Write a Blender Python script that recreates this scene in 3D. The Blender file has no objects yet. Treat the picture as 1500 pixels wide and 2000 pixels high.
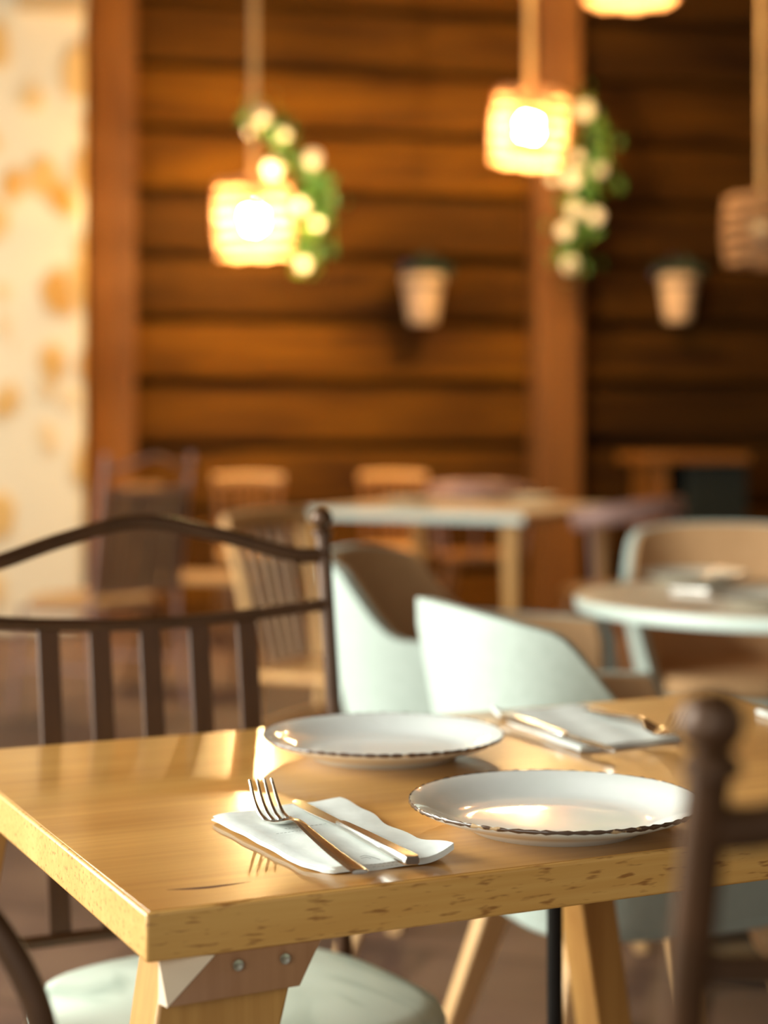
import bpy, bmesh, math, random
from mathutils import Vector, Matrix
R = math.radians; PI = math.pi
random.seed(7)
S = bpy.context.scene
COL = S.collection

# ------------------------------------------------------------------ camera, light, exposure
CAMH = 1.12; F = 3500.0; HOR = 824.0
cd = bpy.data.cameras.new('camera'); cam = bpy.data.objects.new('camera', cd); COL.objects.link(cam)
cam.location = (0, 0, CAMH); cam.rotation_euler = (PI/2, 0, 0)
cd.sensor_fit = 'VERTICAL'; cd.sensor_height = 36; cd.sensor_width = 27
cd.lens = F/2000*36; cd.shift_y = -(1000-HOR)/2000
cd.clip_start = 0.05; cd.clip_end = 100
cd.dof.use_dof = True; cd.dof.focus_distance = 1.56; cd.dof.aperture_fstop = 2.8; cd.dof.aperture_blades = 0
S.camera = cam
S.view_settings.view_transform = 'Standard'; S.view_settings.look = 'None'
S.view_settings.gamma = 1.0; S.view_settings.use_curve_mapping = False
S.view_settings.exposure = 0.12

w = bpy.data.worlds.new('world'); S.world = w; w.use_nodes = True
wb = w.node_tree.nodes['Background']; wb.inputs[0].default_value = (1.0, 0.97, 0.88, 1); wb.inputs[1].default_value = 0.42

def area(name, loc, target, sx, sy, power, color):
    l = bpy.data.lights.new(name, 'AREA'); l.shape = 'RECTANGLE'; l.size = sx; l.size_y = sy
    l.energy = power; l.color = color
    o = bpy.data.objects.new(name, l); COL.objects.link(o); o.location = loc
    o.rotation_euler = (Vector(target)-Vector(loc)).to_track_quat('-Z', 'Y').to_euler()
    return o
area('daylight_left_window', (-3.25, 2.3, 1.75), (0, 2.2, 0.7), 3.2, 2.1, 330, (0.97, 1.0, 0.92))
area('daylight_far_window', (-3.25, 7.3, 1.9), (-1.8, 9.4, 1.6), 2.4, 2.2, 66, (1.0, 0.92, 0.76))

area('fill_behind_camera', (-1.9, -2.6, 1.9), (0.3, 1.5, 0.7), 2.6, 1.8, 62, (0.97, 1.0, 0.93))  # added fill light behind the camera, brightens the table's front edge

# ------------------------------------------------------------------ helpers
def px(x, y, d):
    """point seen at pixel x, y (1500 x 2000 frame) at depth d"""
    return Vector(((x-750)*d/F, d, CAMH-(y-HOR)*d/F))
def onplane(x, y, h):
    d = (CAMH-h)*F/(y-HOR); return Vector(((x-750)*d/F, d, h))

class MB:
    def __init__(s): s.bm = bmesh.new()
    def box(s, c, size, rot=None):
        m = Matrix.Translation(Vector(c))
        if rot is not None: m = m @ rot.to_4x4()
        m = m @ Matrix.Diagonal((size[0], size[1], size[2], 1))
        bmesh.ops.create_cube(s.bm, size=1, matrix=m); return s
    def tube(s, pts, r, seg=12, flat=None, caps=True, closed=False, up=None):
        """swept tube; r number or list; flat=(a,b) cross-section factors"""
        pts = [Vector(p) for p in pts]; n = len(pts)
        rs = r if isinstance(r, (list, tuple)) else [r]*n
        a, b = flat or (1, 1); rings = []; N = None
        for i, p in enumerate(pts):
            if closed: t = pts[(i+1) % n]-pts[i-1]
            else: t = pts[min(i+1, n-1)]-pts[max(i-1, 0)]
            t.normalize()
            if N is None:
                N = Vector(up) if up else (Vector((0, 0, 1)) if abs(t.z) < .9 else Vector((1, 0, 0)))
            N = (N-t*N.dot(t)).normalized(); B = t.cross(N)
            rings.append([s.bm.verts.new(p+(N*math.cos(2*PI*k/seg)*a+B*math.sin(2*PI*k/seg)*b)*rs[i]) for k in range(seg)])
        m = n if closed else n-1
        for i in range(m):
            A, C = rings[i], rings[(i+1) % n]
            for k in range(seg): s.bm.faces.new((A[k], A[(k+1) % seg], C[(k+1) % seg], C[k]))
        if caps and not closed:
            s.bm.faces.new(rings[0][::-1]); s.bm.faces.new(rings[-1])
        return s
    def bar(s, p0, p1, w0, d0, w1=None, d1=None, side=(1, 0, 0)):
        """rectangular bar between two points, w along side"""
        p0, p1 = Vector(p0), Vector(p1); t = (p1-p0).normalized()
        sd = Vector(side); sd = (sd-t*sd.dot(t)).normalized(); u = t.cross(sd)
        w1 = w1 or w0; d1 = d1 or d0; V = []
        for p, ww, dd in ((p0, w0, d0), (p1, w1, d1)):
            V.append([s.bm.verts.new(p+sd*ww/2*a+u*dd/2*b) for a, b in ((-1, -1), (1, -1), (1, 1), (-1, 1))])
        A, C = V
        for k in range(4): s.bm.faces.new((A[k], A[(k+1) % 4], C[(k+1) % 4], C[k]))
        s.bm.faces.new(A[::-1]); s.bm.faces.new(C); return s
    def lathe(s, prof, seg=64, o=(0, 0, 0), closed=False):
        o = Vector(o); rings = []
        for r, z in prof:
            if r < 1e-6: rings.append([s.bm.verts.new(o+Vector((0, 0, z)))])
            else: rings.append([s.bm.verts.new(o+Vector((r*math.cos(2*PI*k/seg), r*math.sin(2*PI*k/seg), z))) for k in range(seg)])
        n = len(rings)
        for i in range(n if closed else n-1):
            A, C = rings[i], rings[(i+1) % n]
            for k in range(seg):
                q = (k+1) % seg
                if len(A) == 1 and len(C) == 1: continue
                if len(A) == 1: s.bm.faces.new((A[0], C[q], C[k]))
                elif len(C) == 1: s.bm.faces.new((A[k], A[q], C[0]))
                else: s.bm.faces.new((A[k], A[q], C[q], C[k]))
        return s
    def prism(s, poly, z0, z1, M=None):
        M = M or Matrix.Identity(4)
        a = [s.bm.verts.new(M @ Vector((p[0], p[1], z0))) for p in poly]; b = [s.bm.verts.new(M @ Vector((p[0], p[1], z1))) for p in poly]
        n = len(poly); s.bm.faces.new(a[::-1]); s.bm.faces.new(b)
        for k in range(n): s.bm.faces.new((a[k], a[(k+1) % n], b[(k+1) % n], b[k]))
        return s
    def ball(s, c, r, sub=2, sc=(1, 1, 1), rot=None):
        m = Matrix.Translation(Vector(c))
        if rot is not None: m = m @ rot.to_4x4()
        m = m @ Matrix.Diagonal((sc[0], sc[1], sc[2], 1))
        bmesh.ops.create_icosphere(s.bm, subdivisions=sub, radius=r, matrix=m); return s
    def slab(s, grid_top, grid_bot):
        """closed solid from two equal grids of points"""
        nu, nv = len(grid_top), len(grid_top[0])
        T = [[s.bm.verts.new(p) for p in row] for row in grid_top]; B = [[s.bm.verts.new(p) for p in row] for row in grid_bot]
        for i in range(nu-1):
            for j in range(nv-1):
                s.bm.faces.new((T[i][j], T[i+1][j], T[i+1][j+1], T[i][j+1])); s.bm.faces.new((B[i][j], B[i][j+1], B[i+1][j+1], B[i+1][j]))
        for i in range(nu-1):
            s.bm.faces.new((T[i][0], B[i][0], B[i+1][0], T[i+1][0])); s.bm.faces.new((T[i][-1], T[i+1][-1], B[i+1][-1], B[i][-1]))
        for j in range(nv-1):
            s.bm.faces.new((T[0][j], T[0][j+1], B[0][j+1], B[0][j])); s.bm.faces.new((T[-1][j], B[-1][j], B[-1][j+1], T[-1][j+1]))
        return s
    def build(s, name, mat, parent=None, bevel=0, sub=0, label=None, angle=40, seg=2):
        bmesh.ops.recalc_face_normals(s.bm, faces=s.bm.faces)
        me = bpy.data.meshes.new(name); s.bm.to_mesh(me); s.bm.free()
        me.polygons.foreach_set('use_smooth', [True]*len(me.polygons)); me.set_sharp_from_angle(angle=R(angle))
        me.materials.append(mat)
        o = bpy.data.objects.new(name, me); COL.objects.link(o); o.parent = parent
        if bevel:
            b = o.modifiers.new('bevel', 'BEVEL'); b.width = bevel; b.segments = seg; b.limit_method = 'ANGLE'; b.angle_limit = R(35)
        if sub:
            q = o.modifiers.new('sub', 'SUBSURF'); q.levels = sub; q.render_levels = sub
        if label: o['label'] = label
        return o
def tag(o, label, cat, group=None, kind=None):
    o['label'] = label; o['category'] = cat
    if group: o['group'] = group
    if kind: o['kind'] = kind
    return o
def thing(name, label, cat, loc=(0, 0, 0), rz=0, group=None):
    o = bpy.data.objects.new(name, None); COL.objects.link(o); o.empty_display_size = .1
    o.location = loc; o.rotation_euler = (0, 0, rz); return tag(o, label, cat, group)
def struct(name, mb, mat, bevel=0, label=None, loc=None, rz=0, sub=0):
    o = mb.build(name, mat, None, bevel=bevel, sub=sub); o['kind'] = 'structure'
    if label: o['label'] = label
    if loc: o.location = loc
    o.rotation_euler = (0, 0, rz); return o
def dup(root, loc, rz, label, group=None):
    def cp(o, par):
        c = o.copy(); COL.objects.link(c); c.parent = par
        for ch in o.children: cp(ch, c)
        return c
    r = cp(root, None); r.location = loc; r.rotation_euler = (0, 0, rz); r['label'] = label
    if group: r['group'] = group
    return r
def smooth(pts, n=8):
    """Catmull-Rom through points"""
    P = [Vector(p) for p in pts]; P = [P[0]*2-P[1]]+P+[P[-1]*2-P[-2]]; out = []
    for i in range(1, len(P)-2):
        for k in range(n):
            t = k/n; a, b, c, d = P[i-1], P[i], P[i+1], P[i+2]
            out.append(.5*((2*b)+(c-a)*t+(2*a-5*b+4*c-d)*t*t+(3*b-a-3*c+d)*t*t*t))
    out.append(P[-2]); return out

# ------------------------------------------------------------------ materials
def mat(name, color, rough=.5, metal=0, coat=0, emit=None, estr=0, spec=.5, sheen=0):
    m = bpy.data.materials.new(name); m.use_nodes = True; b = m.node_tree.nodes['Principled BSDF']
    b.inputs['Base Color'].default_value = (*color, 1); b.inputs['Roughness'].default_value = rough
    b.inputs['Metallic'].default_value = metal; b.inputs['Coat Weight'].default_value = coat
    b.inputs['Coat Roughness'].default_value = .06; b.inputs['Specular IOR Level'].default_value = spec
    b.inputs['Sheen Weight'].default_value = sheen
    if emit: b.inputs['Emission Color'].default_value = (*emit, 1); b.inputs['Emission Strength'].default_value = estr
    return m
def noisy(name, stops, scale=5, stretch=(1, 1, 1), detail=5, rough=.5, coat=0, bump=0, metal=0, dist=0, coord='Object', spec=.5, rvar=0, coatr=.06):
    m = mat(name, stops[0][1], rough, metal, coat, spec=spec); nt = m.node_tree; N = nt.nodes; L = nt.links; b = N['Principled BSDF']
    b.inputs['Coat Roughness'].default_value = coatr
    tc = N.new('ShaderNodeTexCoord'); mp = N.new('ShaderNodeMapping'); mp.inputs['Scale'].default_value = stretch
    nz = N.new('ShaderNodeTexNoise'); nz.inputs['Scale'].default_value = scale; nz.inputs['Detail'].default_value = detail
    nz.inputs['Distortion'].default_value = dist
    cr = N.new('ShaderNodeValToRGB')
    while len(cr.color_ramp.elements) < len(stops): cr.color_ramp.elements.new(.5)
    for e, (p, c) in zip(cr.color_ramp.elements, stops): e.position = p; e.color = (*c, 1)
    L.new(tc.outputs[coord], mp.inputs['Vector']); L.new(mp.outputs[0], nz.inputs['Vector'])
    L.new(nz.outputs['Fac'], cr.inputs[0]); L.new(cr.outputs[0], b.inputs['Base Color'])
    if bump:
        bp = N.new('ShaderNodeBump'); bp.inputs['Strength'].default_value = bump; bp.inputs['Distance'].default_value = .01
        L.new(nz.outputs['Fac'], bp.inputs['Height']); L.new(bp.outputs[0], b.inputs['Normal'])
    return m
def wood(name, light, dark, scale=6, axis=0, rough=.35, coat=0, pores=0, coatr=.08, bump=.05, fine=.35):
    """grain runs along `axis`; broad tone, fine streaks and short dark pores"""
    m = mat(name, light, rough, 0, coat); nt = m.node_tree; N = nt.nodes; L = nt.links; b = N['Principled BSDF']
    b.inputs['Coat Roughness'].default_value = coatr
    tc = N.new('ShaderNodeTexCoord')
    def nz(st, sc, det=4, dist=0):
        mp = N.new('ShaderNodeMapping'); v = [1, 1, 1]; v[axis] = st; mp.inputs['Scale'].default_value = v
        t = N.new('ShaderNodeTexNoise'); t.inputs['Scale'].default_value = sc; t.inputs['Detail'].default_value = det; t.inputs['Distortion'].default_value = dist
        L.new(tc.outputs['Object'], mp.inputs[0]); L.new(mp.outputs[0], t.inputs['Vector']); return t
    n1 = nz(.12, scale, 3, .6); n2 = nz(.04, scale*14, 3)
    mul = N.new('ShaderNodeMath'); mul.operation = 'MULTIPLY_ADD'; mul.inputs[1].default_value = fine
    L.new(n2.outputs['Fac'], mul.inputs[0])
    sc1 = N.new('ShaderNodeMath'); sc1.operation = 'MULTIPLY'; sc1.inputs[1].default_value = 1-fine; L.new(n1.outputs['Fac'], sc1.inputs[0]); L.new(sc1.outputs[0], mul.inputs[2])
    cr = N.new('ShaderNodeValToRGB'); cr.color_ramp.elements[0].position = .36; cr.color_ramp.elements[1].position = .64
    cr.color_ramp.elements[0].color = (*dark, 1); cr.color_ramp.elements[1].color = (*light, 1); L.new(mul.outputs[0], cr.inputs[0])
    out = cr.outputs[0]
    if pores:
        n3 = nz(.17, pores, 2); c3 = N.new('ShaderNodeValToRGB'); c3.color_ramp.elements[0].position = .57; c3.color_ramp.elements[1].position = .70
        L.new(n3.outputs['Fac'], c3.inputs[0]); mx = N.new('ShaderNodeMix'); mx.data_type = 'RGBA'
        L.new(c3.outputs[0], mx.inputs[0]); L.new(out, mx.inputs[6]); mx.inputs[7].default_value = (dark[0]*.55, dark[1]*.45, dark[2]*.4, 1); out = mx.outputs[2]
    L.new(out, b.inputs['Base Color'])
    bp = N.new('ShaderNodeBump'); bp.inputs['Strength'].default_value = bump; bp.inputs['Distance'].default_value = .004
    L.new(n2.outputs['Fac'], bp.inputs['Height']); L.new(bp.outputs[0], b.inputs['Normal'])
    return m

M = {}
M['table'] = wood('oak_table', (.66, .345, .09), (.45, .205, .042), 7, 0, .34, .5, 0, .11, .02)
M['table_edge'] = wood('oak_table_edge', (.76, .45, .14), (.62, .32, .08), 9, 0, .42, .2, 230, .15, .06)
M['leg_oak'] = wood('oak_leg', (.62, .33, .09), (.42, .19, .04), 9, 2, .4, .2, 0)
M['bracket'] = wood('oak_bracket', (.40, .20, .09), (.30, .135, .055), 10, 2, .5, .1)
M['oak'] = wood('pale_oak', (.74, .46, .22), (.62, .35, .14), 8, 2, .45)
M['oak_x'] = wood('pale_oak_rail', (.62, .34, .12), (.48, .23, .07), 8, 0, .45)
M['amber'] = wood('amber_wood', (.24, .088, .009), (.13, .042, .004), 5, 2, .5)
M['metal'] = noisy('brown_metal', [(.3, (.07, .032, .012)), (.7, (.10, .045, .018))], 30, rough=.36, metal=.35, spec=.6)
M['mauve'] = noisy('mauve_metal', [(.3, (.30, .17, .14)), (.7, (.38, .22, .18))], 20, rough=.5, metal=.2)
M['slat'] = wood('slat_wood', (.105, .042, .012), (.06, .022, .006), 8, 2, .5)
M['slat_worn'] = wood('worn_slat_wood', (.36, .22, .11), (.15, .08, .05), 8, 2, .6)
M['lit_end'] = mat('lit_end_wood', (.80, .64, .46), .7)  # window light on the bracket's cut end, put into the base colour
M['black'] = mat('black_metal', (.012, .010, .008), .4, .3)
M['pad'] = noisy('pale_pad', [(.36, (.36, .44, .36)), (.48, (.62, .70, .59)), (.7, (.70, .76, .65))], 7, (1, .45, 1), 3, .8, dist=.8)
M['white'] = noisy('white_upholstery', [(.3, (.43, .50, .44)), (.7, (.47, .54, .48))], 60, rough=.85, bump=.1)
M['tan'] = noisy('tan_upholstery', [(.3, (.46, .26, .115)), (.7, (.52, .30, .14))], 40, rough=.8, bump=.1)
M['cream'] = mat('cream_lining', (.50, .42, .25), .8)
M['china'] = noisy('china', [(.35, (.82, .87, .83)), (.65, (.86, .90, .87))], 30, rough=.5, coat=.7, coatr=.05)
M['napkin'] = noisy('napkin_paper', [(.3, (.74, .78, .74)), (.7, (.79, .83, .79))], 90, rough=.85, bump=.04)
M['ink'] = mat('print_ink', (.10, .10, .09), .8)
M['steel'] = mat('polished_steel', (.68, .66, .61), .22, 1.0)
M['screw'] = mat('screw_steel', (.5, .48, .40), .35, .9)
M['crack'] = mat('wood_crack', (.09, .03, .02), .9)
M['marble'] = noisy('marble', [(.35, (.62, .50, .38)), (.6, (.70, .60, .46))], 6, rough=.3, coat=.3, dist=1)
M['marble_edge'] = mat('marble_edge', (.66, .76, .68), .4)
M['mint'] = mat('mint_ceramic', (.40, .56, .40), .3)
M['rope'] = noisy('rope', [(.3, (.42, .26, .11)), (.7, (.56, .37, .17))], 60, rough=.9)
M['leaf'] = noisy('leaf', [(.3, (.03, .12, .03)), (.7, (.09, .22, .04))], 12, rough=.5)
M['leaf2'] = noisy('leaf_light', [(.3, (.16, .26, .03)), (.7, (.26, .35, .05))], 12, rough=.5)
M['petal'] = mat('petal', (.78, .70, .56), .7)
M['dark_leaf'] = noisy('dark_leaf', [(.3, (.012, .03, .014)), (.7, (.03, .055, .03))], 20, rough=.6)
M['violet'] = mat('violet_petal', (.06, .045, .12), .7)
M['pot'] = noisy('pot', [(.3, (.66, .43, .24)), (.7, (.76, .52, .31))], 12, rough=.7)
M['soil'] = mat('soil', (.03, .02, .012), .9)
M['beam'] = wood('post_wood', (.23, .085, .008), (.12, .040, .003), 4, 2, .7)
M['sand'] = noisy('sand_cap', [(.3, (.50, .36, .19)), (.7, (.58, .42, .24))], 6, rough=.9)
M['plaster'] = noisy('plaster', [(.3, (.42, .36, .28)), (.7, (.48, .42, .33))], 4, rough=.9)
M['ceil'] = wood('ceiling_wood', (.16, .075, .025), (.10, .045, .014), 3, 0, .6)
M['frame'] = mat('window_frame', (.07, .04, .02), .5)
M['dishes'] = mat('dishes', (.62, .60, .50), .25, coat=.5)
M['black_box'] = mat('black_cabinet', (.006, .010, .007), .6)
M['brass'] = mat('brass_socket', (.35, .22, .08), .35, .8)

# shade: straw that lets some lamplight through
def straw(name, c, tr):
    m = mat(name, c, .7); nt = m.node_tree; N = nt.nodes; L = nt.links
    t = N.new('ShaderNodeBsdfTranslucent'); t.inputs[0].default_value = (*tr, 1); mx = N.new('ShaderNodeMixShader'); mx.inputs[0].default_value = .45
    L.new(N['Principled BSDF'].outputs[0], mx.inputs[1]); L.new(t.outputs[0], mx.inputs[2]); L.new(mx.outputs[0], N['Material Output'].inputs[0]); return m
M['straw'] = straw('rattan', (.50, .28, .14), (.17, .095, .042))
M['bulb'] = mat('bulb_glow', (1, .9, .7), .3, emit=(1.0, .66, .28), estr=1250)
M['bulb_off'] = mat('bulb_off', (.7, .65, .5), .2)

# painted plate rim: brown with small worn gaps
m = mat('painted_rim', (.1, .05, .02), .3, coat=.4); nt = m.node_tree; N = nt.nodes; L = nt.links
tc = N.new('ShaderNodeTexCoord'); nz = N.new('ShaderNodeTexNoise'); nz.inputs['Scale'].default_value = 55; nz.inputs['Detail'].default_value = 3
cr = N.new('ShaderNodeValToRGB'); cr.color_ramp.elements[0].position = .62; cr.color_ramp.elements[0].color = (.085, .042, .02, 1)
cr.color_ramp.elements[1].position = .66; cr.color_ramp.elements[1].color = (.50, .33, .17, 1)
L.new(tc.outputs['Object'], nz.inputs['Vector']); L.new(nz.outputs['Fac'], cr.inputs[0]); L.new(cr.outputs[0], m.node_tree.nodes['Principled BSDF'].inputs['Base Color'])
M['rim'] = m

# stone wall: rounded ochre stones in wide pale mortar
m = mat('rubble_stone', (.6, .5, .35), .9); nt = m.node_tree; N = nt.nodes; L = nt.links; b = N['Principled BSDF']
tc = N.new('ShaderNodeTexCoord'); mp = N.new('ShaderNodeMapping'); mp.inputs['Scale'].default_value = (1, 1, .75)
ds = N.new('ShaderNodeTexNoise'); ds.inputs['Scale'].default_value = 5
add = N.new('ShaderNodeMix'); add.data_type = 'RGBA'; add.inputs[0].default_value = .10
vo = N.new('ShaderNodeTexVoronoi'); vo.inputs['Scale'].default_value = 5.0; vo.inputs['Randomness'].default_value = .85
L.new(tc.outputs['Object'], mp.inputs[0]); L.new(mp.outputs[0], ds.inputs['Vector']); L.new(mp.outputs[0], add.inputs[6]); L.new(ds.outputs['Color'], add.inputs[7]); L.new(add.outputs[2], vo.inputs['Vector'])
cr = N.new('ShaderNodeValToRGB'); cr.color_ramp.elements[0].position = .34; cr.color_ramp.elements[0].color = (1, 1, 1, 1); cr.color_ramp.elements[1].position = .52; cr.color_ramp.elements[1].color = (0, 0, 0, 1)
L.new(vo.outputs['Distance'], cr.inputs[0])
sp = N.new('ShaderNodeSeparateColor'); L.new(vo.outputs['Color'], sp.inputs[0])
c2 = N.new('ShaderNodeValToRGB'); c2.color_ramp.elements[0].color = (.72, .50, .24, 1); c2.color_ramp.elements[1].color = (.64, .31, .06, 1)
e = c2.color_ramp.elements.new(.45); e.color = (.70, .43, .14, 1); L.new(sp.outputs[0], c2.inputs[0])
mx = N.new('ShaderNodeMix'); mx.data_type = 'RGBA'; mx.inputs[6].default_value = (.78, .68, .50, 1); L.new(cr.outputs[0], mx.inputs[0]); L.new(c2.outputs[0], mx.inputs[7]); L.new(mx.outputs[2], b.inputs['Base Color'])
bp = N.new('ShaderNodeBump'); bp.inputs['Strength'].default_value = .5; bp.inputs['Distance'].default_value = .03; L.new(cr.outputs[0], bp.inputs['Height']); L.new(bp.outputs[0], b.inputs['Normal'])
M['stone'] = m

# board wall: tone differs from board to board and carries the right bay's shade (attribute), streaks along the board
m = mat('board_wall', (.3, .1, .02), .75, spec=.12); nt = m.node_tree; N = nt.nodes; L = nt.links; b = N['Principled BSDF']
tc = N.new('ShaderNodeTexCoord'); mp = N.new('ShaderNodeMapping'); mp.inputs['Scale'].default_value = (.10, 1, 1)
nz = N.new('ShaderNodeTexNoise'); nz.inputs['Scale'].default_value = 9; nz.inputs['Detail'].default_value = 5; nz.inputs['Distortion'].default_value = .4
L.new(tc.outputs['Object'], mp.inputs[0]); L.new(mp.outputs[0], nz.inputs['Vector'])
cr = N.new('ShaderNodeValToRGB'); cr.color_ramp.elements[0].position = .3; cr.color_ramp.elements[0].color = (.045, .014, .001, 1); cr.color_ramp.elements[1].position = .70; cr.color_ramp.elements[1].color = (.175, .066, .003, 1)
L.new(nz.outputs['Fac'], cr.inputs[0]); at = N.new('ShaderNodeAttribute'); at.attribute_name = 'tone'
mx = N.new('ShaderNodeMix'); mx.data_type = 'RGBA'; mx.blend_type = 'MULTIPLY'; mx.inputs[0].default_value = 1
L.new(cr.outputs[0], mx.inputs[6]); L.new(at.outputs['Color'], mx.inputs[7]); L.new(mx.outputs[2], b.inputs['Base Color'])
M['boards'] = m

# floor: mottled terracotta slabs
m = noisy('floor_tiles', [(.3, (.07, .036, .026)), (.5, (.12, .062, .043)), (.72, (.19, .11, .07))], 2.2, rough=.6, detail=6); nt = m.node_tree; N = nt.nodes; L = nt.links; b = N['Principled BSDF']
br = N.new('ShaderNodeTexBrick'); br.inputs['Scale'].default_value = 1.0; br.offset = .5; br.inputs['Brick Width'].default_value = .6; br.inputs['Row Height'].default_value = .6
br.inputs['Mortar Size'].default_value = .012; br.inputs['Color1'].default_value = (1, .96, .92, 1); br.inputs['Color2'].default_value = (.82, .78, .76, 1); br.inputs['Mortar'].default_value = (.45, .4, .38, 1)
tc = N.new('ShaderNodeTexCoord'); mp = N.new('ShaderNodeMapping'); mp.inputs['Rotation'].default_value = (0, 0, R(20)); L.new(tc.outputs['Object'], mp.inputs[0]); L.new(mp.outputs[0], br.inputs['Vector'])
mx = N.new('ShaderNodeMix'); mx.data_type = 'RGBA'; mx.blend_type = 'MULTIPLY'; mx.inputs[0].default_value = 1
src = b.inputs['Base Color'].links[0].from_socket; L.new(src, mx.inputs[6]); L.new(br.outputs['Color'], mx.inputs[7]); L.new(mx.outputs[2], b.inputs['Base Color'])
M['floor'] = m

# ------------------------------------------------------------------ the room
WA = R(13); WO = Vector(((600-750)*10.3/F, 10.3, 0))
WS = Vector((math.cos(WA), math.sin(WA), 0)); WT = Vector((math.sin(WA), -math.cos(WA), 0))
def ws(x, t):
    """distance along the back wall that stands at picture column x, t metres out from the wall"""
    k = (x-750)/F; o = WO+WT*t      # (o.x + s*WS.x) = k (o.y + s*WS.y)
    return (k*o.y-o.x)/(WS.x-k*WS.y)
def W(s, t, h=0): return WO+WS*s+WT*t+Vector((0, 0, h))

struct('floor', MB().box((2, 4, -.05), (12, 17, .1)), M['floor'], label='mottled brown tiled floor')
struct('ceiling', MB().box((2, 5.4, 4.06), (11, 14.4, .12)), M['ceil'])
struct('wall_right', MB().box((6.6, 4.5, 2), (.15, 16, 4)), M['plaster'])
mb = MB(); mb.box((-3.45, 4.4, .3), (.2, 13.6, .6)); mb.box((-3.45, 4.4, 3.5), (.2, 13.6, 1.0))
for y in (-2.2, .6, 4.9, 5.9, 10.4): mb.box((-3.45, y, 1.8), (.2, .45 if y < 10 else 1.6, 2.4))
struct('wall_left', mb, M['plaster'])
for i, (y0, y1) in enumerate(((.825, 4.675), (6.125, 9.6))):
    mb = MB()
    for z in (.62, 1.8, 2.98): mb.box((-3.42, (y0+y1)/2, z), (.06, y1-y0, .05))
    for k in range(4): mb.box((-3.42, y0+(y1-y0)*k/3, 1.8), (.06, .05, 2.4))
    struct('window_%d' % (i+1), mb, M['frame'])

BH = 126/F*10.05
mb = MB(); me_t = []
z = .02; k = 0; S0, S1 = ws(150, 0)-.5, 6.2
zs0 = CAMH-(865-HOR)*10.0/F
z = zs0-3*BH
while z-BH > 0: z -= BH
rnd = random.Random(3); tones = []
while z < 4.0:
    s = S0; c1 = ws(1087, 0)
    for a, bb in ((S0, c1), (c1, S1)):
        d = rnd.uniform(-.012, .012); z0 = max(z, 0)
        mb.box(((a+bb)/2, .04+d, (z0+min(z+BH, 4)-.05)/2), (bb-a-.004, .1, min(z+BH, 4)-.05-z0)); tones.append(rnd.uniform(.6, 1.15)*(1 if a == S0 else .48))  # boards beyond the middle post darkened: the bay's shade put into the tone
    z += BH
mb.box(((S0+S1)/2, .11, 2), (S1-S0, .06, 4)); tones.append(.25)
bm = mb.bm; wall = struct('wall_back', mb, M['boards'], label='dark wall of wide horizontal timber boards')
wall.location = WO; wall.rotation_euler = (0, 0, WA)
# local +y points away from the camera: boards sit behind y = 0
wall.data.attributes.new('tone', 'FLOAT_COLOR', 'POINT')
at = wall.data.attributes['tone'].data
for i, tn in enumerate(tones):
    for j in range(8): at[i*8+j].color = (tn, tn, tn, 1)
bv = wall.modifiers.new('bevel', 'BEVEL'); bv.width = .022; bv.segments = 2

def wall_post(name, x0, x1, t, mt, zt=3.99):
    s0, s1 = ws(x0, t), ws(x1, t)
    o = struct(name, MB().box(((s0+s1)/2, -t/2, zt/2), (s1-s0, t, zt)), mt, bevel=.015); o.location = WO; o.rotation_euler = (0, 0, WA); return o
wall_post('trim_1', 172, 266, .16, M['beam'])['label'] = 'square timber post beside the stone wall'
wall_post('trim_2', 1052, 1137, .22, M['beam'])['label'] = 'square timber post dividing the board wall'
s1 = ws(166, .55)
o = struct('wall_stone', MB().box((s1-1.5, -.30, 1.995), (3.0, .5, 3.99)), M['stone'], bevel=.03, label='pale rubble stone wall with ochre stones'); o.location = WO; o.rotation_euler = (0, 0, WA)
# projecting sandstone block at the top
sa, sb = ws(32, .62), ws(167, .62)
zb = CAMH+(HOR-46)*9.65/F
o = struct('trim_3', MB().box(((sa+sb)/2, -.60, (zb+3.98)/2), (sb-sa, .10, 3.98-zb)), M['sand'], bevel=.01, label='sand coloured stone block at the top of the stone wall'); o.location = WO; o.rotation_euler = (0, 0, WA)

# ------------------------------------------------------------------ dining table
TA = math.atan2(.427, .904); TC = Vector((-.179, 1.350, 0)); TU = Vector((math.cos(TA), math.sin(TA), 0)); TV = Vector((-math.sin(TA), math.cos(TA), 0))
TH = .75; TL = 1.03; TD = .725; TT = .0385
def T(u, v, h=0): return TC+TU*u+TV*v+Vector((0, 0, h))
def uv(x, y, h=TH):
    p = onplane(x, y, h)-TC; return p.x*TU.x+p.y*TU.y, p.x*TV.x+p.y*TV.y
tb = thing('dining_table', 'glossy oak dining table in front, laid with two plates and cutlery', 'table', TC, TA)
MB().box((TL/2, TD/2, TH-.004), (TL-.007, TD-.007, .008)).build('tabletop', M['table'], tb, bevel=.0008)
MB().box((TL/2, TD/2, TH-.0006-(TT-.0006)/2), (TL, TD, TT-.0006)).build('edge_band', M['table_edge'], tb, bevel=.0025, label='pale oak edge of the tabletop')
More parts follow.
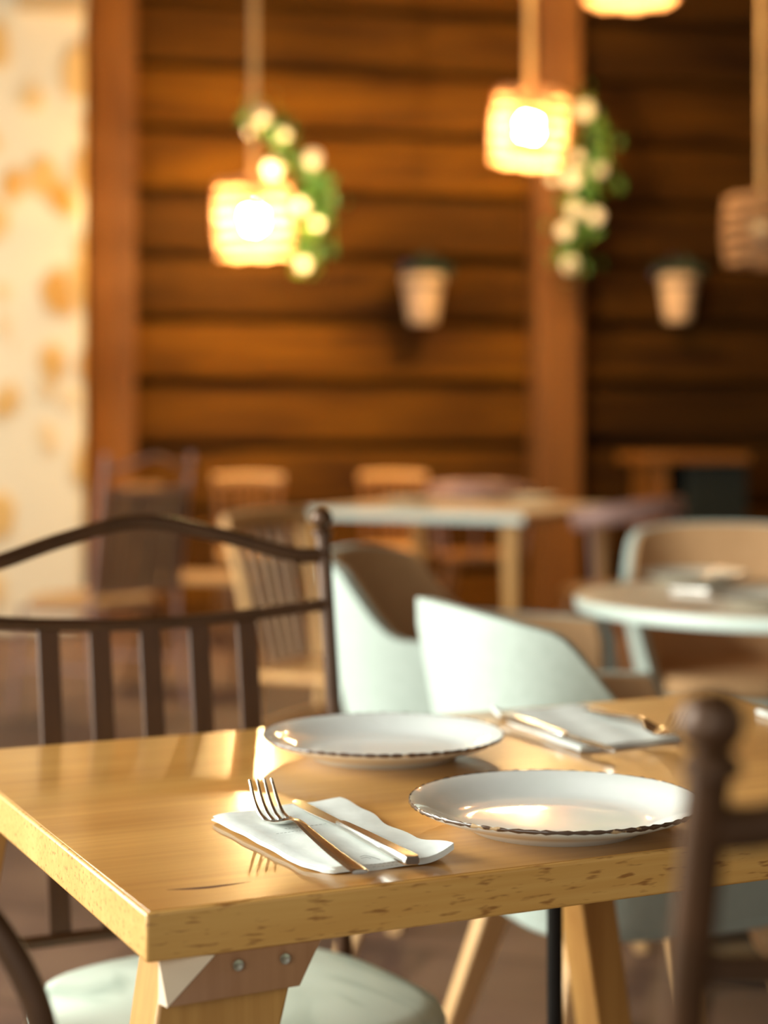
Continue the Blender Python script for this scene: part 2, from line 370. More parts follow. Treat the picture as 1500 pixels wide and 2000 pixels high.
# crack in the wood near the front left corner
a = uv(325, 1738); b2 = uv(490, 1722); q = uv(400, 1733)
mb = MB(); pts = smooth([(a[0], a[1], TH), (q[0], q[1]-.001, TH), (b2[0], b2[1], TH)], 8); n = len(pts)
mb.tube(pts, [.0003+.0024*math.sin(PI*i/(n-1)) for i in range(n)], 8, flat=(.15, 1)); mb.build('wood_crack', M['crack'], tb, label='dark crack in the tabletop')
def table_leg(u0, sg, v0, wtop=.115):
    """tapering plank leg leaning out to side sg; its outer top corner at u0"""
    zt = TH-TT; e = sg*.065
    mb = MB(); V = []
    for zz, uo, ui in ((zt, u0, u0-sg*wtop), (0.0, u0+e*1.7, u0+e*1.7-sg*.045)):
        a, b = sorted((uo, ui)); V.append([mb.bm.verts.new((p, q, zz)) for p, q in ((a, v0), (b, v0), (b, v0+.062), (a, v0+.062))])
    A, C = V
    for k in range(4): mb.bm.faces.new((A[k], A[(k+1) % 4], C[(k+1) % 4], C[k]))
    mb.bm.faces.new(A[::-1]); mb.bm.faces.new(C)
    lg = mb.build('leg', M['leg_oak'], tb, bevel=.003)
    ua = u0-sg*.002; ub = u0-sg*(wtop+.012); vs = v0-.012 if v0 < .3 else v0+.074
    back = [(ua+sg*.006, zt), (ub, zt), (ub+sg*.018, zt-.034), (ua+sg*.006, zt-.036)]
    front = [(ua-sg*.034, zt), (ub, zt), (ub+sg*.018, zt-.034), (ua+sg*.004, zt-.036)]
    yb_, yf = (vs+.012, vs) if v0 < .3 else (vs-.012, vs)
    mb = MB(); A = [mb.bm.verts.new((p[0], yf, p[1])) for p in front]; C = [mb.bm.verts.new((p[0], yb_, p[1])) for p in back]
    for k in range(4): mb.bm.faces.new((A[k], A[(k+1) % 4], C[(k+1) % 4], C[k]))
    mb.bm.faces.new(A[::-1]); mb.bm.faces.new(C)
    br = mb.build('bracket', M['bracket'], tb, bevel=.0006, label='dark wooden corner bracket')
    if v0 < .3:
        mb = MB(); P4 = [(ua-sg*.034, vs, zt-.0005), (ua+sg*.004, vs, zt-.0355), (ua+sg*.007, vs+.0125, zt-.0355), (ua+sg*.007, vs+.0125, zt-.0005)]
        nn = Vector((sg*.0012, -.0012, 0)); A = [mb.bm.verts.new(Vector(p)+nn) for p in P4]; C = [mb.bm.verts.new(p) for p in P4]
        for k in range(4): mb.bm.faces.new((A[k], A[(k+1) % 4], C[(k+1) % 4], C[k]))
        mb.bm.faces.new(A[::-1]); mb.bm.faces.new(C); mb.build('cut_end', M['lit_end'], br, label='bracket end with window light put into its pale colour')
    for f in (.42, .74):
        uu = ua+(ub-ua)*f; y = vs-.0025
        s = MB(); s.lathe([(0, 0), (.0045, 0), (.0042, .0015), (.0022, .0012), (0, -.001)], 16)
        for vtx in s.bm.verts: vtx.co = Matrix.Rotation(PI/2, 3, 'X') @ vtx.co+Vector((uu, y, zt-.010))
        s.build('screw', M['screw'], br, label='small steel screw')
table_leg(.020, -1, .014, .112)
table_leg(.745, 1, .014)
table_leg(-.004, -1, TD-.078, .062)
table_leg(.800, 1, TD-.078, .055)
MB().tube([(.663, .516, TH-TT), (.663, .516, 0)], .0095, 16).build('support_leg', M['black'], tb, label='thin black steel support')

# ------------------------------------------------------------------ plates
def make_plate(name, r, label, loc, group=None, body='china'):
    t = thing(name, label, 'plate', loc, 0, group)
    k = r/.135
    pr = [(0, .003), (.070, .003), (.074, .000), (.080, .000), (.083, .004), (.110, .0125), (.126, .0185), (.1345, .0235), (.1352, .0250), (.1340, .0262),
          (.128, .0245), (.116, .0195), (.100, .0120), (.088, .0085), (.075, .0075), (.04, .0072), (0, .0070)]
    MB().lathe([(a*k, b*k) for a, b in pr], 96).build('plate_body', M[body], t, angle=60)
    mb = MB(); n = 180; rg = random.Random(int(r*1e4)+len(label))
    rings = []
    for i in range(n):
        a = 2*PI*i/n; w_ = .0015+.0005*math.sin(i*2.1)+rg.uniform(-.0004, .0004); c, s = math.cos(a), math.sin(a)
        ring = []
        for q in range(8):
            aa = 2*PI*q/8; rr = (.1348+w_*.55*math.cos(aa))*k; zz = (.0250+w_*1.15*math.sin(aa))*k-.0001
            ring.append(mb.bm.verts.new((rr*c, rr*s, zz)))
        rings.append(ring)
    for i in range(n):
        A, C = rings[i], rings[(i+1) % n]
        for q in range(8): mb.bm.faces.new((A[q], A[(q+1) % 8], C[(q+1) % 8], C[q]))
    mb.build('painted_rim', M['rim'], t, label='uneven dark brown painted line around the rim')
    return t
pn = onplane(1084, 1561, TH+.025); pf = onplane(748, 1432, TH+.025)
p0 = make_plate('dinner_plate', .1335, 'white plate with a brown painted rim at the near edge of the oak table', (pn.x, pn.y, TH), 'dinner plates on the oak table')
p0.rotation_euler.z = 1.0
p1 = dup(p0, (pf.x, pf.y, TH), 2.4, 'white brown-rimmed plate at the far edge of the oak table, before the spindle-backed chair', 'dinner plates on the oak table')

# ------------------------------------------------------------------ napkins and cutlery
def napkin(corners, label, fold=.006, right_wave=.006, lift=.012, flip=False):
    """corners: back-left, back-right, front-right, front-left on the table"""
    A, B, C, D = [Vector(c) for c in corners]; o0 = (A+B+C+D)/4; o0.z = TH
    t = thing('paper_napkin', label, 'napkin', o0, 0, 'folded napkins on the oak table')
    def layer(z0, th, shrink, wav):
        nu, nv = 25, 29; top = []; bot = []
        for i in range(nu):
            s = i/(nu-1); rt = []; rb = []
            for j in range(nv):
                v = j/(nv-1); ss = shrink+s*(1-shrink)
                p = (A*(1-ss)+B*ss)*(1-v)+(D*(1-ss)+C*ss)*v
                dirr = (B-A).normalized()
                p = p+dirr*(s**3)*wav*(math.sin(v*9)*.7+math.sin(v*21+1)*.3)
                up = lift*max(0, (s-.72)/.28)**2*max(0, (v-.72)/.28)**1.2
                e = min(s, 1)*0; edge = math.sqrt(max(0, 1-(1-min(1, s/.06))**2))
                z_ = z0+up+.0006*math.sin(s*14+v*5)+.0004*math.sin(v*23)
                hh = th*(.25+.75*edge)
                p.z = 0; q0 = Vector((p.x-o0.x, p.y-o0.y, z_+th/2+hh/2)); q1 = Vector((p.x-o0.x, p.y-o0.y, z_+th/2-hh/2))
                # rounded front corner on the folded side
                if s < .12 and v > .88:
                    kk = ((.12-s)/.12)*((v-.88)/.12); sh = (B-A)*.05*kk-(D-A)*.05*kk; q0 += Vector((sh.x, sh.y, 0)); q1 += Vector((sh.x, sh.y, 0))
                rt.append(q0); rb.append(q1)
            top.append(rt); bot.append(rb)
        return top, bot
    a, b = layer(.0009, fold*.5, 0, right_wave); MB().slab(a, b).build('lower_fold', M['napkin'], t, angle=50)
    a, b = layer(.0009+fold*.5, fold*.45, .012, right_wave*.8); MB().slab(a, b).build('upper_fold', M['napkin'], t, angle=50)
    return t, o0
def strokes(t, o0, lines, z, r=.0004):
    for ln in lines:
        MB().tube([Vector((p[0]-o0.x, p[1]-o0.y, z)) for p in ln], r, 5, flat=(.25, 1)).build('printed_mark', M['ink'], t, label='small dark print on the napkin')
NZ = .0075
c1 = [onplane(413, 1606, TH), onplane(662, 1571, TH), onplane(884, 1684, TH), onplane(618, 1712, TH)]
nap1, o1 = napkin(c1, 'white folded paper napkin under the fork and knife nearest the front edge', .0058, .005, .010)
# print: small hill-shaped emblem and lines of tiny text, plus two lines higher up
lines = [[onplane(x, y, TH+NZ) for x, y in ((703, 1673), (712, 1670), (722, 1672), (733, 1675), (742, 1678))]]
lines.append([onplane(x, y, TH+NZ) for x, y in ((705, 1676), (716, 1674), (724, 1676))])
for (x0, y0, x1, y1, n) in ((722, 1688, 782, 1683, 7), (728, 1693, 780, 1688, 6), (556, 1618, 600, 1613, 6), (540, 1628, 592, 1621, 7), (606, 1612, 640, 1608, 4)):
    for i in range(n):
        a, b = i/n, (i+.68)/n; lines.append([onplane(x0+(x1-x0)*q, y0+(y1-y0)*q, TH+NZ) for q in (a, (a+b)/2, b)])
strokes(nap1, o1, lines, .0073, .00035)

def make_fork(name, label, L_=.235):
    """lies along +y, tines at +y, tips raised"""
    t = thing(name, label, 'fork')
    mb = MB(); k = L_/.235
    P = [(0, 0, .004), (0, .004, .0048), (0, .05, .0062), (0, .10, .0095), (0, .135, .0125), (0, .152, .0100), (0, .165, .0050), (0, .178, .0022), (0, .19, .0018)]
    Wd = [.0060, .0070, .0062, .0048, .0036, .0048, .0100, .0122, .0120]; Th = [.0028, .0032, .0030, .0026, .0022, .0018, .0014, .0013, .0013]
    pts = smooth([Vector(p)*k for p in P], 5); n = len(pts)
    def lerp(A, i):
        f = i/(n-1)*(len(A)-1); j = min(int(f), len(A)-2); return A[j]+(A[j+1]-A[j])*(f-j)
    top = []; bot = []
    for i, p in enumerate(pts):
        w_ = lerp(Wd, i)*k; th = lerp(Th, i)*k; rt = []; rb = []
        for q in range(9):
            s = q/4-1; bowl = .0028*k*s*s*max(0, min(1, (p.y/k-.155)/.02)); e = math.sqrt(max(0, 1-abs(s)**3))
            rt.append(p+Vector((s*w_, 0, bowl+th*.5*e))); rb.append(p+Vector((s*w_, 0, bowl-th*.5*e)))
        top.append(rt); bot.append(rb)
    mb.slab(top, bot); mb.build('handle', M['steel'], t, angle=60)
    for i in range(4):
        x = (-1.5+i)*.0063*k; tp = smooth([(x, .188*k, .0019*k+.0014*k*abs(i-1.5)/1.5), (x*1.02, .204*k, .0062*k), (x*1.04, .218*k, .0150*k), (x*1.0, .231*k, .0280*k)], 5)
        m_ = len(tp); MB().tube(tp, [.0023*k-.0012*k*j/(m_-1) for j in range(m_)], 8, flat=(.6, 1)).build('tine', M['steel'], t)
    return t
def make_knife(name, label, L_=.26):
    t = thing(name, label, 'knife'); k = L_/.26
    # handle 0 -> .15, blade .15 -> .26
    mb = MB(); prof = [(0, .0062, .0034), (.003, .0076, .0042), (.05, .0070, .0040), (.10, .0062, .0036), (.140, .0052, .0030), (.152, .0046, .0024)]
    rings = []
    for y, w_, th in prof:
        rings.append([mb.bm.verts.new(Vector((w_*a, y, .0052+th*b))*k) for a, b in ((-1, -.5), (-.8, -1), (.8, -1), (1, -.5), (1, .5), (.8, 1), (-.8, 1), (-1, .5))])
    for A, C in zip(rings, rings[1:]):
        for q in range(8): mb.bm.faces.new((A[q], A[(q+1) % 8], C[(q+1) % 8], C[q]))
    mb.bm.faces.new(rings[0][::-1]); mb.bm.faces.new(rings[-1]); mb.build('handle', M['steel'], t, bevel=.0004)
    top = []; bot = []; n = 20
    for i in range(n):
        f = i/(n-1); y = .150+.11*f; wl = -.0045-.0050*math.sin(min(1, f*1.15)*PI*.75)*(1 if f < .85 else 1); wr = .0045
        if f > .8: g = (f-.8)/.2; wl = wl*math.sqrt(max(0.02, 1-g*g)); wr = wr*math.sqrt(max(0.02, 1-g**4))
        rt = []; rb = []
        for q in range(5):
            s = q/4; x = wl+(wr-wl)*s; th = .0003+.0010*s; rt.append(Vector((x, y, .0046+th))*k); rb.append(Vector((x, y, .0046-th))*k)
        top.append(rt); bot.append(rb)
    MB().slab(top, bot).build('blade', M['steel'], t, angle=50)
    return t
def lay(o, a, b, z, tilt=0):
    """put piece with its handle end at a, pointing to b"""
    d = b-a; o.location = (a.x, a.y, z); o.rotation_euler = (tilt, 0, math.atan2(-d.x, d.y))
HZ = TH+.0067
fa, fb = onplane(703, 1699, TH+.012), onplane(497, 1566, TH+.012)
k1 = (fb-fa).length; fork = make_fork('table_fork', 'steel fork lying tines up on the napkin nearest the front edge', .262); lay(fork, fa, fb, HZ-.001)
ka, kb = onplane(805, 1681, TH+.012), onplane(576, 1562, TH+.012)
knife = make_knife('table_knife', 'steel table knife beside the fork on the napkin nearest the front edge', (kb-ka).length); lay(knife, ka, kb, HZ); knife.rotation_euler.y = R(5)

c2_ = [onplane(1333, 1448, TH), onplane(1135, 1471, TH), onplane(962, 1402, TH), onplane(1150, 1383, TH)]
nap2, o2 = napkin(c2_, 'white folded napkin on the far side of the oak table right of the plate', .006, .004, .009)
ka, kb = onplane(985, 1397, TH+.012), onplane(1224, 1474, TH+.012)
kn2 = dup(knife, (0, 0, 0), 0, 'steel knife across the far napkin, its blade towards the front'); lay(kn2, ka, kb, HZ)
fb = onplane(1285, 1449, TH+.004); fa = onplane(1130, 1379, TH+.010); fa.z = fb.z; fa = fb-(fb-fa).normalized()*.198
fk2 = dup(fork, (0, 0, 0), 0, 'steel fork on the far napkin with tines pointing at the ball-topped post'); lay(fk2, fa, fb, HZ-.001, .03)
for o, g in ((fork, 'forks on the oak table'), (fk2, 'forks on the oak table'), (knife, 'knives on the oak table'), (kn2, 'knives on the oak table')): o['group'] = g
c3 = [T(1.00, .565), T(1.03, .44), T(.93, .415), T(.91, .54)]
c3 = [onplane(1474, 1396, TH), onplane(1560, 1405, TH), onplane(1640, 1432, TH), onplane(1545, 1420, TH)]
nap3, o3 = napkin(c3, 'corner of a white napkin at the right end of the oak table', .006, .002, .004)

# ------------------------------------------------------------------ spindle-backed metal chair
def metal_chair(name, label, frame='metal', slatm='slat', padm='pad', nsl=5, hw=.25, wide=.046, gap=.0675):
    """seat centre at the origin, faces -y, back at +y"""
    t = thing(name, label, 'chair')
    m = M[frame]; yb = .215; lean = .075
    def py(h): return yb+lean*max(0, (h-.42)/.55)**1.3
    for s in (-1, 1):
        pts = smooth([(s*(hw+.015), yb+.05, 0), (s*(hw+.004), yb+.012, .25), (s*hw, yb, .44), (s*hw, py(.70), .70), (s*hw, py(.965), .965)], 7)
        po = MB().tube(pts, .0102, 14).build('back_post', m, t)
        pt = Vector((s*hw, py(.975), .975))
        MB().ball(pt+Vector((0, 0, .012)), .0148, 3).lathe([(.008, -.02), (.0135, -.016), (.0135, -.011), (.008, -.006), (0, -.006)], 20, pt+Vector((0, 0, .006))).build('ball_finial', m, po)
    for s in (-1, 1):
        pts = [(s*.21, -.19, .41), (s*.222, -.205, .2), (s*.235, -.22, 0)]
        MB().tube(smooth(pts, 4), .0105, 12).build('leg', M['black'] if frame == 'metal' else m, t)
    c = smooth([(-hw, py(.94), .938), (-hw*.82, py(.94)+.005, .940), (-hw*.42, py(.96)+.02, .968), (0, py(.98)+.028, .988), (hw*.42, py(.96)+.02, .968), (hw*.82, py(.94)+.005, .940), (hw, py(.94), .938)], 8)
    MB().tube(c, .0105, 12).build('crest_rail', m, t)
    c = smooth([(-hw, py(.86), .872), (-hw*.5, py(.85)+.012, .860), (0, py(.85)+.016, .855), (hw*.5, py(.85)+.012, .860), (hw, py(.86), .872)], 8)
    MB().tube(c, .0085, 10).build('middle_rail', m, t)
    MB().tube([(-hw, py(.47), .475), (0, py(.47)+.004, .475), (hw, py(.47), .475)], .0085, 10).build('lower_rail', m, t)
    for i in range(nsl):
        x = gap*(i-(nsl-1)/2); z1 = .859
        MB().bar((x, py(.475)+.003, .475), (x*1.0, py(z1)+.012, z1), wide*.62, .008).build('slat', M[slatm], t, bevel=.002)
    # seat frame and pad
    n = 40; ring = []
    for i in range(n):
        a = 2*PI*i/n; cx, cy = math.cos(a), math.sin(a); e = .62
        x = math.copysign(abs(cx)**e, cx); y = math.copysign(abs(cy)**e, cy)
        ww = .225-.030*y; ring.append(Vector((x*ww, y*.205, .408)))
    MB().tube(ring, .010, 10, closed=True).build('seat_frame', m, t)
    mb = MB(); lay_ = []
    for sc, z_ in ((.0, .414), (.9, .414), (.985, .422), (1.0, .434), (.975, .446), (.88, .454), (.5, .458), (0, .459)):
        lay_.append([mb.bm.verts.new((p.x*sc, p.y*sc, z_)) for p in ring] if sc > 0 else [mb.bm.verts.new((0, 0, z_))])
    for A, C in zip(lay_, lay_[1:]):
        for q in range(n):
            r_ = (q+1) % n
            if len(A) == 1: mb.bm.faces.new((A[0], C[r_], C[q]))
            elif len(C) == 1: mb.bm.faces.new((A[q], A[r_], C[0]))
            else: mb.bm.faces.new((A[q], A[r_], C[r_], C[q]))
    mb.build('seat_pad', M[padm], t, angle=60)
    for s in (-1, 1): MB().tube([(s*.225, -.20, .18), (s*.25, yb+.02, .20)], .007, 8).build('stretcher', m, t)
    return t
CH = metal_chair('spindle_chair', 'brown metal chair with arched crest and slats, pushed under the far side of the table')
CH.location = T(.310, .675); CH.rotation_euler = (0, 0, TA)
near = dup(CH, T(.325, -.325)+Vector((-.007, -.033, 0)), TA+PI, 'blurred brown metal chair in the right foreground, ball-topped post before the near plate')
for o in (CH, near): o['group'] = 'spindle-backed metal chairs at the oak table'

# hoop-backed chair, bottom left
hc = thing('hoop_chair', 'brown bent-tube chair at the lower left corner beside the table', 'chair', (-.412, 1.20, 0), R(-6))
hoop = [(.205, 0, .44), (.205, 0, .62), (.200, 0, .70), (.180, 0, .765), (.135, 0, .82), (.07, 0, .85), (0, 0, .858)]
hoop = smooth([Vector(p) for p in hoop]+[Vector((-p[0], p[1], p[2])) for p in hoop[-2::-1]], 6)
MB().tube([p+Vector((0, -.02, 0)) for p in hoop], .0095, 14).build('back_hoop', M['metal'], hc)
inner = [Vector((p.x*.80, -.02, .44+(p.z-.44)*.86)) for p in hoop]
MB().tube(inner, .006, 12).build('inner_hoop', M['metal'], hc)
MB().lathe([(0, .425), (.19, .425), (.20, .435), (.20, .448), (.185, .462), (0, .466)], 48, (0, -.22, 0)).build('seat', M['pad'], hc)
for x, y in ((-.17, -.05), (.17, -.05), (-.16, -.37), (.16, -.37)):
    MB().tube([(x, y, .43), (x*1.12, y-.02, 0)], .010, 12).build('leg', M['metal'], hc)

# ------------------------------------------------------------------ tub armchairs
def tub_chair(name, label, lining='tan', loc=(0, 0, 0), rz=0):
    """faces +x; back at -x"""
    t = thing(name, label, 'armchair', loc, rz, 'white tub armchairs')
    na, nh = 61, 12; A0 = R(128)
    def top(a):
        a = abs(a)/A0
        if a < .36: return .845-.02*(a/.36)**2
        if a < .62: f = (a-.36)/.26; f = f*f*(3-2*f); return .825-.13*f
        if a < .92: return .695-.01*(a-.62)/.30
        f = (a-.92)/.08; return .685-.20*f**.9
    def pt(a, f, off):
        h = .385+(top(a)-.385)*f; sc = .70+.30*min(1, ((h-.385)/.42)**.75)
        ca, sa = math.cos(a), math.sin(a); e = .72
        x = -math.copysign(abs(ca)**e, ca)*(.295*sc-off); y = math.copysign(abs(sa)**e, sa)*(.305*sc-off)
        if ca < 0: x = x*1.35
        return Vector((x, y, h))
    def shell(o0, o1, f1):
        mb = MB(); a_ = []; b_ = []
        for i in range(na):
            a = -A0+2*A0*i/(na-1); ra = []; rb = []
            for j in range(nh):
                f = f1*j/(nh-1); ra.append(pt(a, f, o0)); rb.append(pt(a, f, o1))
            a_.append(ra); b_.append(rb)
        return mb.slab(a_, b_)
    shell(0, .022, 1).build('shell', M['white'], t, bevel=.007, angle=50, seg=3)
    shell(.0225, .034, .99).build('inner_lining', M[lining], t, bevel=.003, angle=50, label='tan inner lining')
    # seat base and cushion
    def disc(z0, z1, sc, fx):
        ring = []
        for i in range(48):
            a = 2*PI*i/48; c, s = math.cos(a), math.sin(a); e = .6; ring.append((math.copysign(abs(c)**e, c)*fx+.03, math.copysign(abs(s)**e, s)*sc))
        return MB().prism(ring, z0, z1)
    disc(.365, .43, .205, .225).build('seat_base', M['white'], t, bevel=.012)
    disc(.431, .485, .195, .23).build('cushion', M[lining], t, bevel=.02, seg=4, label='tan seat cushion')
    for sx, sy in ((-1, -1), (-1, 1), (1, -1), (1, 1)):
        MB().bar((sx*.15+.02, sy*.15, .37), (sx*.255+.02, sy*.235, 0), .052, .034, .028, .024, side=(1, 0, 0)).build('leg', M['oak'], t, bevel=.005)
    return t
TBc = Vector((.86, 3.80, 0))
TUB = tub_chair('tub_chair', 'white tub armchair with oak legs directly behind the far edge of the oak table', loc=(.365, 2.80, 0), rz=R(19))
tubA = dup(TUB, (.20, 3.62, 0), R(-15), 'white tub armchair with tan inside, left of the round table'); tubA.scale = (1.07, 1.07, 1.02)
tubC = dup(TUB, (.90, 4.66, 0), R(262), 'cream tub armchair behind the round marble table')

# ------------------------------------------------------------------ round marble table
rt = thing('round_table', 'round marble-topped table with pale rim at the right edge', 'table', TBc)
MB().lathe([(0, .722), (.440, .722), (.45, .728), (.45, .743), (.444, .750), (0, .750)], 96).build('tabletop', M['marble'], rt)
MB().lathe([(.4505, .722), (.4535, .726), (.4535, .744), (.4505, .7485)], 96, closed=True).build('rim_band', M['marble_edge'], rt, label='pale green white rim of the tabletop')
MB().lathe([(0, 0), (.24, 0), (.24, .012), (.05, .03), (.035, .06), (.032, .70), (.12, .722), (0, .722)], 48).build('pedestal', M['black'], rt)
for i, (x, y, lb) in enumerate(((1355, 1132, 'pale plate on the round marble table, nearest the tan chair back'), (1500, 1178, 'pale plate at the right edge of the frame on the round marble table'))):
    q = onplane(x, y, .755)
    if i == 0: pl3 = make_plate('side_plate', .125, lb, (q.x, q.y, .75), 'plates on the round marble table', 'dishes')
    else: dup(pl3, (q.x, q.y, .75), 1, lb)
q = onplane(1350, 1165, .75)
kk = dup(knife, (0, 0, 0), 0, 'knife lying between the two plates on the round table'); lay(kk, onplane(1310, 1155, .75), onplane(1395, 1160, .75), .7505); kk['group'] = 'cutlery on the round table'

# ------------------------------------------------------------------ plain wooden chair
def wooden_chair(name, label, m='oak', crest='oak_x', loc=(0, 0, 0), rz=0, h=.86, k=1.0, slat='slat_worn'):
    """faces -y, back at +y"""
    t = thing(name, label, 'chair', loc, rz)
    if k != 1: t.scale = (k, 1, 1)
    for s in (-1, 1):
        pts = smooth([(s*.215, .27, 0), (s*.205, .215, .22), (s*.195, .195, .44), (s*.20, .225, .66), (s*.205, .275, h)], 6)
        MB().tube(pts, .019, 10, flat=(1.15, .9)).build('back_leg', M[m], t)
        MB().bar((s*.19, -.19, .44), (s*.205, -.215, 0), .036, .036, .026, .026).build('front_leg', M[m], t, bevel=.006)
        MB().bar((s*.20, -.20, .22), (s*.207, .215, .22), .018, .026, side=(0, 0, 1)).build('side_rung', M[m], t, bevel=.004)
    c = smooth([(-.235, .268, h), (-.12, .288, h+.004), (0, .295, h+.006), (.12, .288, h+.004), (.235, .268, h)], 6)
    MB().tube(c, .030, 12, flat=(1.0, .42)).build('crest_rail', M[crest], t)
    for x in (-.12, -.06, 0, .06, .12):
        MB().bar((x*.8, .195, .47), (x, .280, h-.01), .026, .012).build('slat', M[slat], t, bevel=.003)
    MB().bar((-.2, .2, .30), (.2, .2, .30), .034, .018, side=(0, 0, 1)).build('back_rung', M[m], t, bevel=.004)
    MB().bar((-.2, -.205, .27), (.2, -.205, .27), .034, .018, side=(0, 0, 1)).build('front_rung', M[m], t, bevel=.004)
    mb = MB(); mb.prism([(-.22, -.225), (.22, -.225), (.205, .20), (-.205, .20)], .435, .462); mb.build('seat', M[crest], t, bevel=.01)
    return t
wc = wooden_chair('wooden_chair', 'pale wooden chair seen through the slats of the far metal chair', loc=(-.08, 4.83, 0), rz=R(65), h=.845)
GW = 'wooden chairs around the back tables'; wc['group'] = GW

# far left slatted metal chair, seen from behind
sc = metal_chair('slatted_chair', 'mauve metal chair with worn wooden slats against the stone wall', 'mauve', 'slat_worn', 'oak_x', 5, .225, .115, .085)
sc.location = (-1.115, 6.95, 0); sc.rotation_euler = (0, 0, R(-128))

# ------------------------------------------------------------------ back table with pale front edge
ca, la = R(-30), None
corner = onplane(1022, 1006, .75); lft = onplane(566, 993, .75)
e1 = (lft-corner); e1.z = 0; l1 = e1.length; ang = math.atan2(-e1.y, -e1.x)
bt = thing('side_table', 'long table with pale front edge in the middle of the room', 'table', (lft.x, lft.y, 0), ang)
MB().box((l1/2, .55, .735), (l1, 1.10, .028)).build('tabletop', M['marble'], bt, bevel=.004)
MB().box((l1/2, -.003, .733), (l1, .006, .036)).build('front_edge', M['marble_edge'], bt, label='pale front edge')
MB().box((l1+.003, .55, .733), (.006, 1.10, .036)).build('end_edge', M['oak_x'], bt, label='amber wooden end edge')
for x, y in ((.09, .09), (l1-.09, .09), (.09, 1.0), (l1-.09, 1.0)):
    MB().bar((x, y, .72), (x, y, 0), .07, .07, .045, .045).build('leg', M['leg_oak'], bt, bevel=.005)
for i, (x, y) in enumerate(((800, 985), (1040, 980))):
    q = onplane(x, y, .75); dup(pl3, (q.x, q.y, .75), i, ('pale plate on the left half of the middle table', 'pale plate near the right end of the middle table')[i], 'plates on the middle table')
for i, (x, y) in enumerate(((765, 992), (905, 992), (1130, 982))):
    q = onplane(x, y, .75)
    if i == 2: continue
    kk = dup(knife, (0, 0, 0), 0, ('knife left of the first plate on the middle table', 'knife between the plates on the middle table')[i], 'cutlery on the middle table'); lay(kk, q, q+Vector((-.1, .2, 0)), .7505)

# bentwood armchair at the right end of the middle table (curved mauve back)
def bent_chair(name, label, loc, rz, m='mauve', seatm='amber'):
    t = thing(name, label, 'chair', loc, rz)
    pts = []
    for i in range(25):
        a = R(-200+220*i/24); pts.append(Vector((.26*math.cos(a), .25*math.sin(a)*-1, .74+.05*math.sin(R(180*i/24)))))
    MB().tube(pts, .024, 12, flat=(1.7, .6)).build('back_hoop', M[m], t)
    for i in (2, 7, 12, 17, 22):
        p = pts[i]; MB().tube([p, (p.x*.82, p.y*.82, .45)], .010, 10).build('spindle', M[m], t)
    MB().lathe([(0, .43), (.215, .43), (.225, .44), (.225, .455), (.20, .468), (0, .46)], 40).build('seat', M[seatm], t)
    for x, y in ((-.14, -.14), (.14, -.14), (-.14, .14), (.14, .14)):
        MB().tube([(x, y, .43), (x*1.45, y*1.45, 0)], [.020, .013], 12).build('leg', M['amber'], t)
    return t
GB = 'round-backed chairs in the middle of the room'
b1 = bent_chair('round_back_chair', 'round-backed chair at the right end of the middle table', (.93, 7.12, 0), R(-120)); b1['group'] = GB
b3 = dup(b1, ((935-750)*9.2/F, 8.98, 0), R(170), 'round-backed chair behind the middle table near the wall', GB)

# wooden chairs at the back left
w2 = wooden_chair('wooden_chair', 'dark wooden chair with pale crest against the board wall, left', 'amber', 'oak_x', ((497-750)*9.3/F, 9.1, 0), R(8), .815, .78, 'amber'); w2['group'] = GW
w3 = dup(w2, ((775-750)*9.5/F, 9.45, 0), R(4), 'wooden chair with pale crest behind the middle table', GW)
w4 = dup(w2, ((392-750)*7.7/F, 7.75, 0), R(75), 'amber wooden chair between the slatted chair and the middle table', GW)

# serving counter, back right
sv = thing('serving_counter', 'wooden-topped counter with black cabinet against the dark wall', 'counter', W(ws(1360, .7), .50, 0), WA)
MB().box((0, 0, .915), (.62, .50, .05)).build('worktop', M['amber'], sv, bevel=.006)
MB().box((.12, 0, .455), (.36, .44, .87)).build('cabinet', M['black_box'], sv, bevel=.006)
MB().box((-.20, 0, .445), (.05, .44, .89)).build('side_panel', M['amber'], sv, bevel=.004)

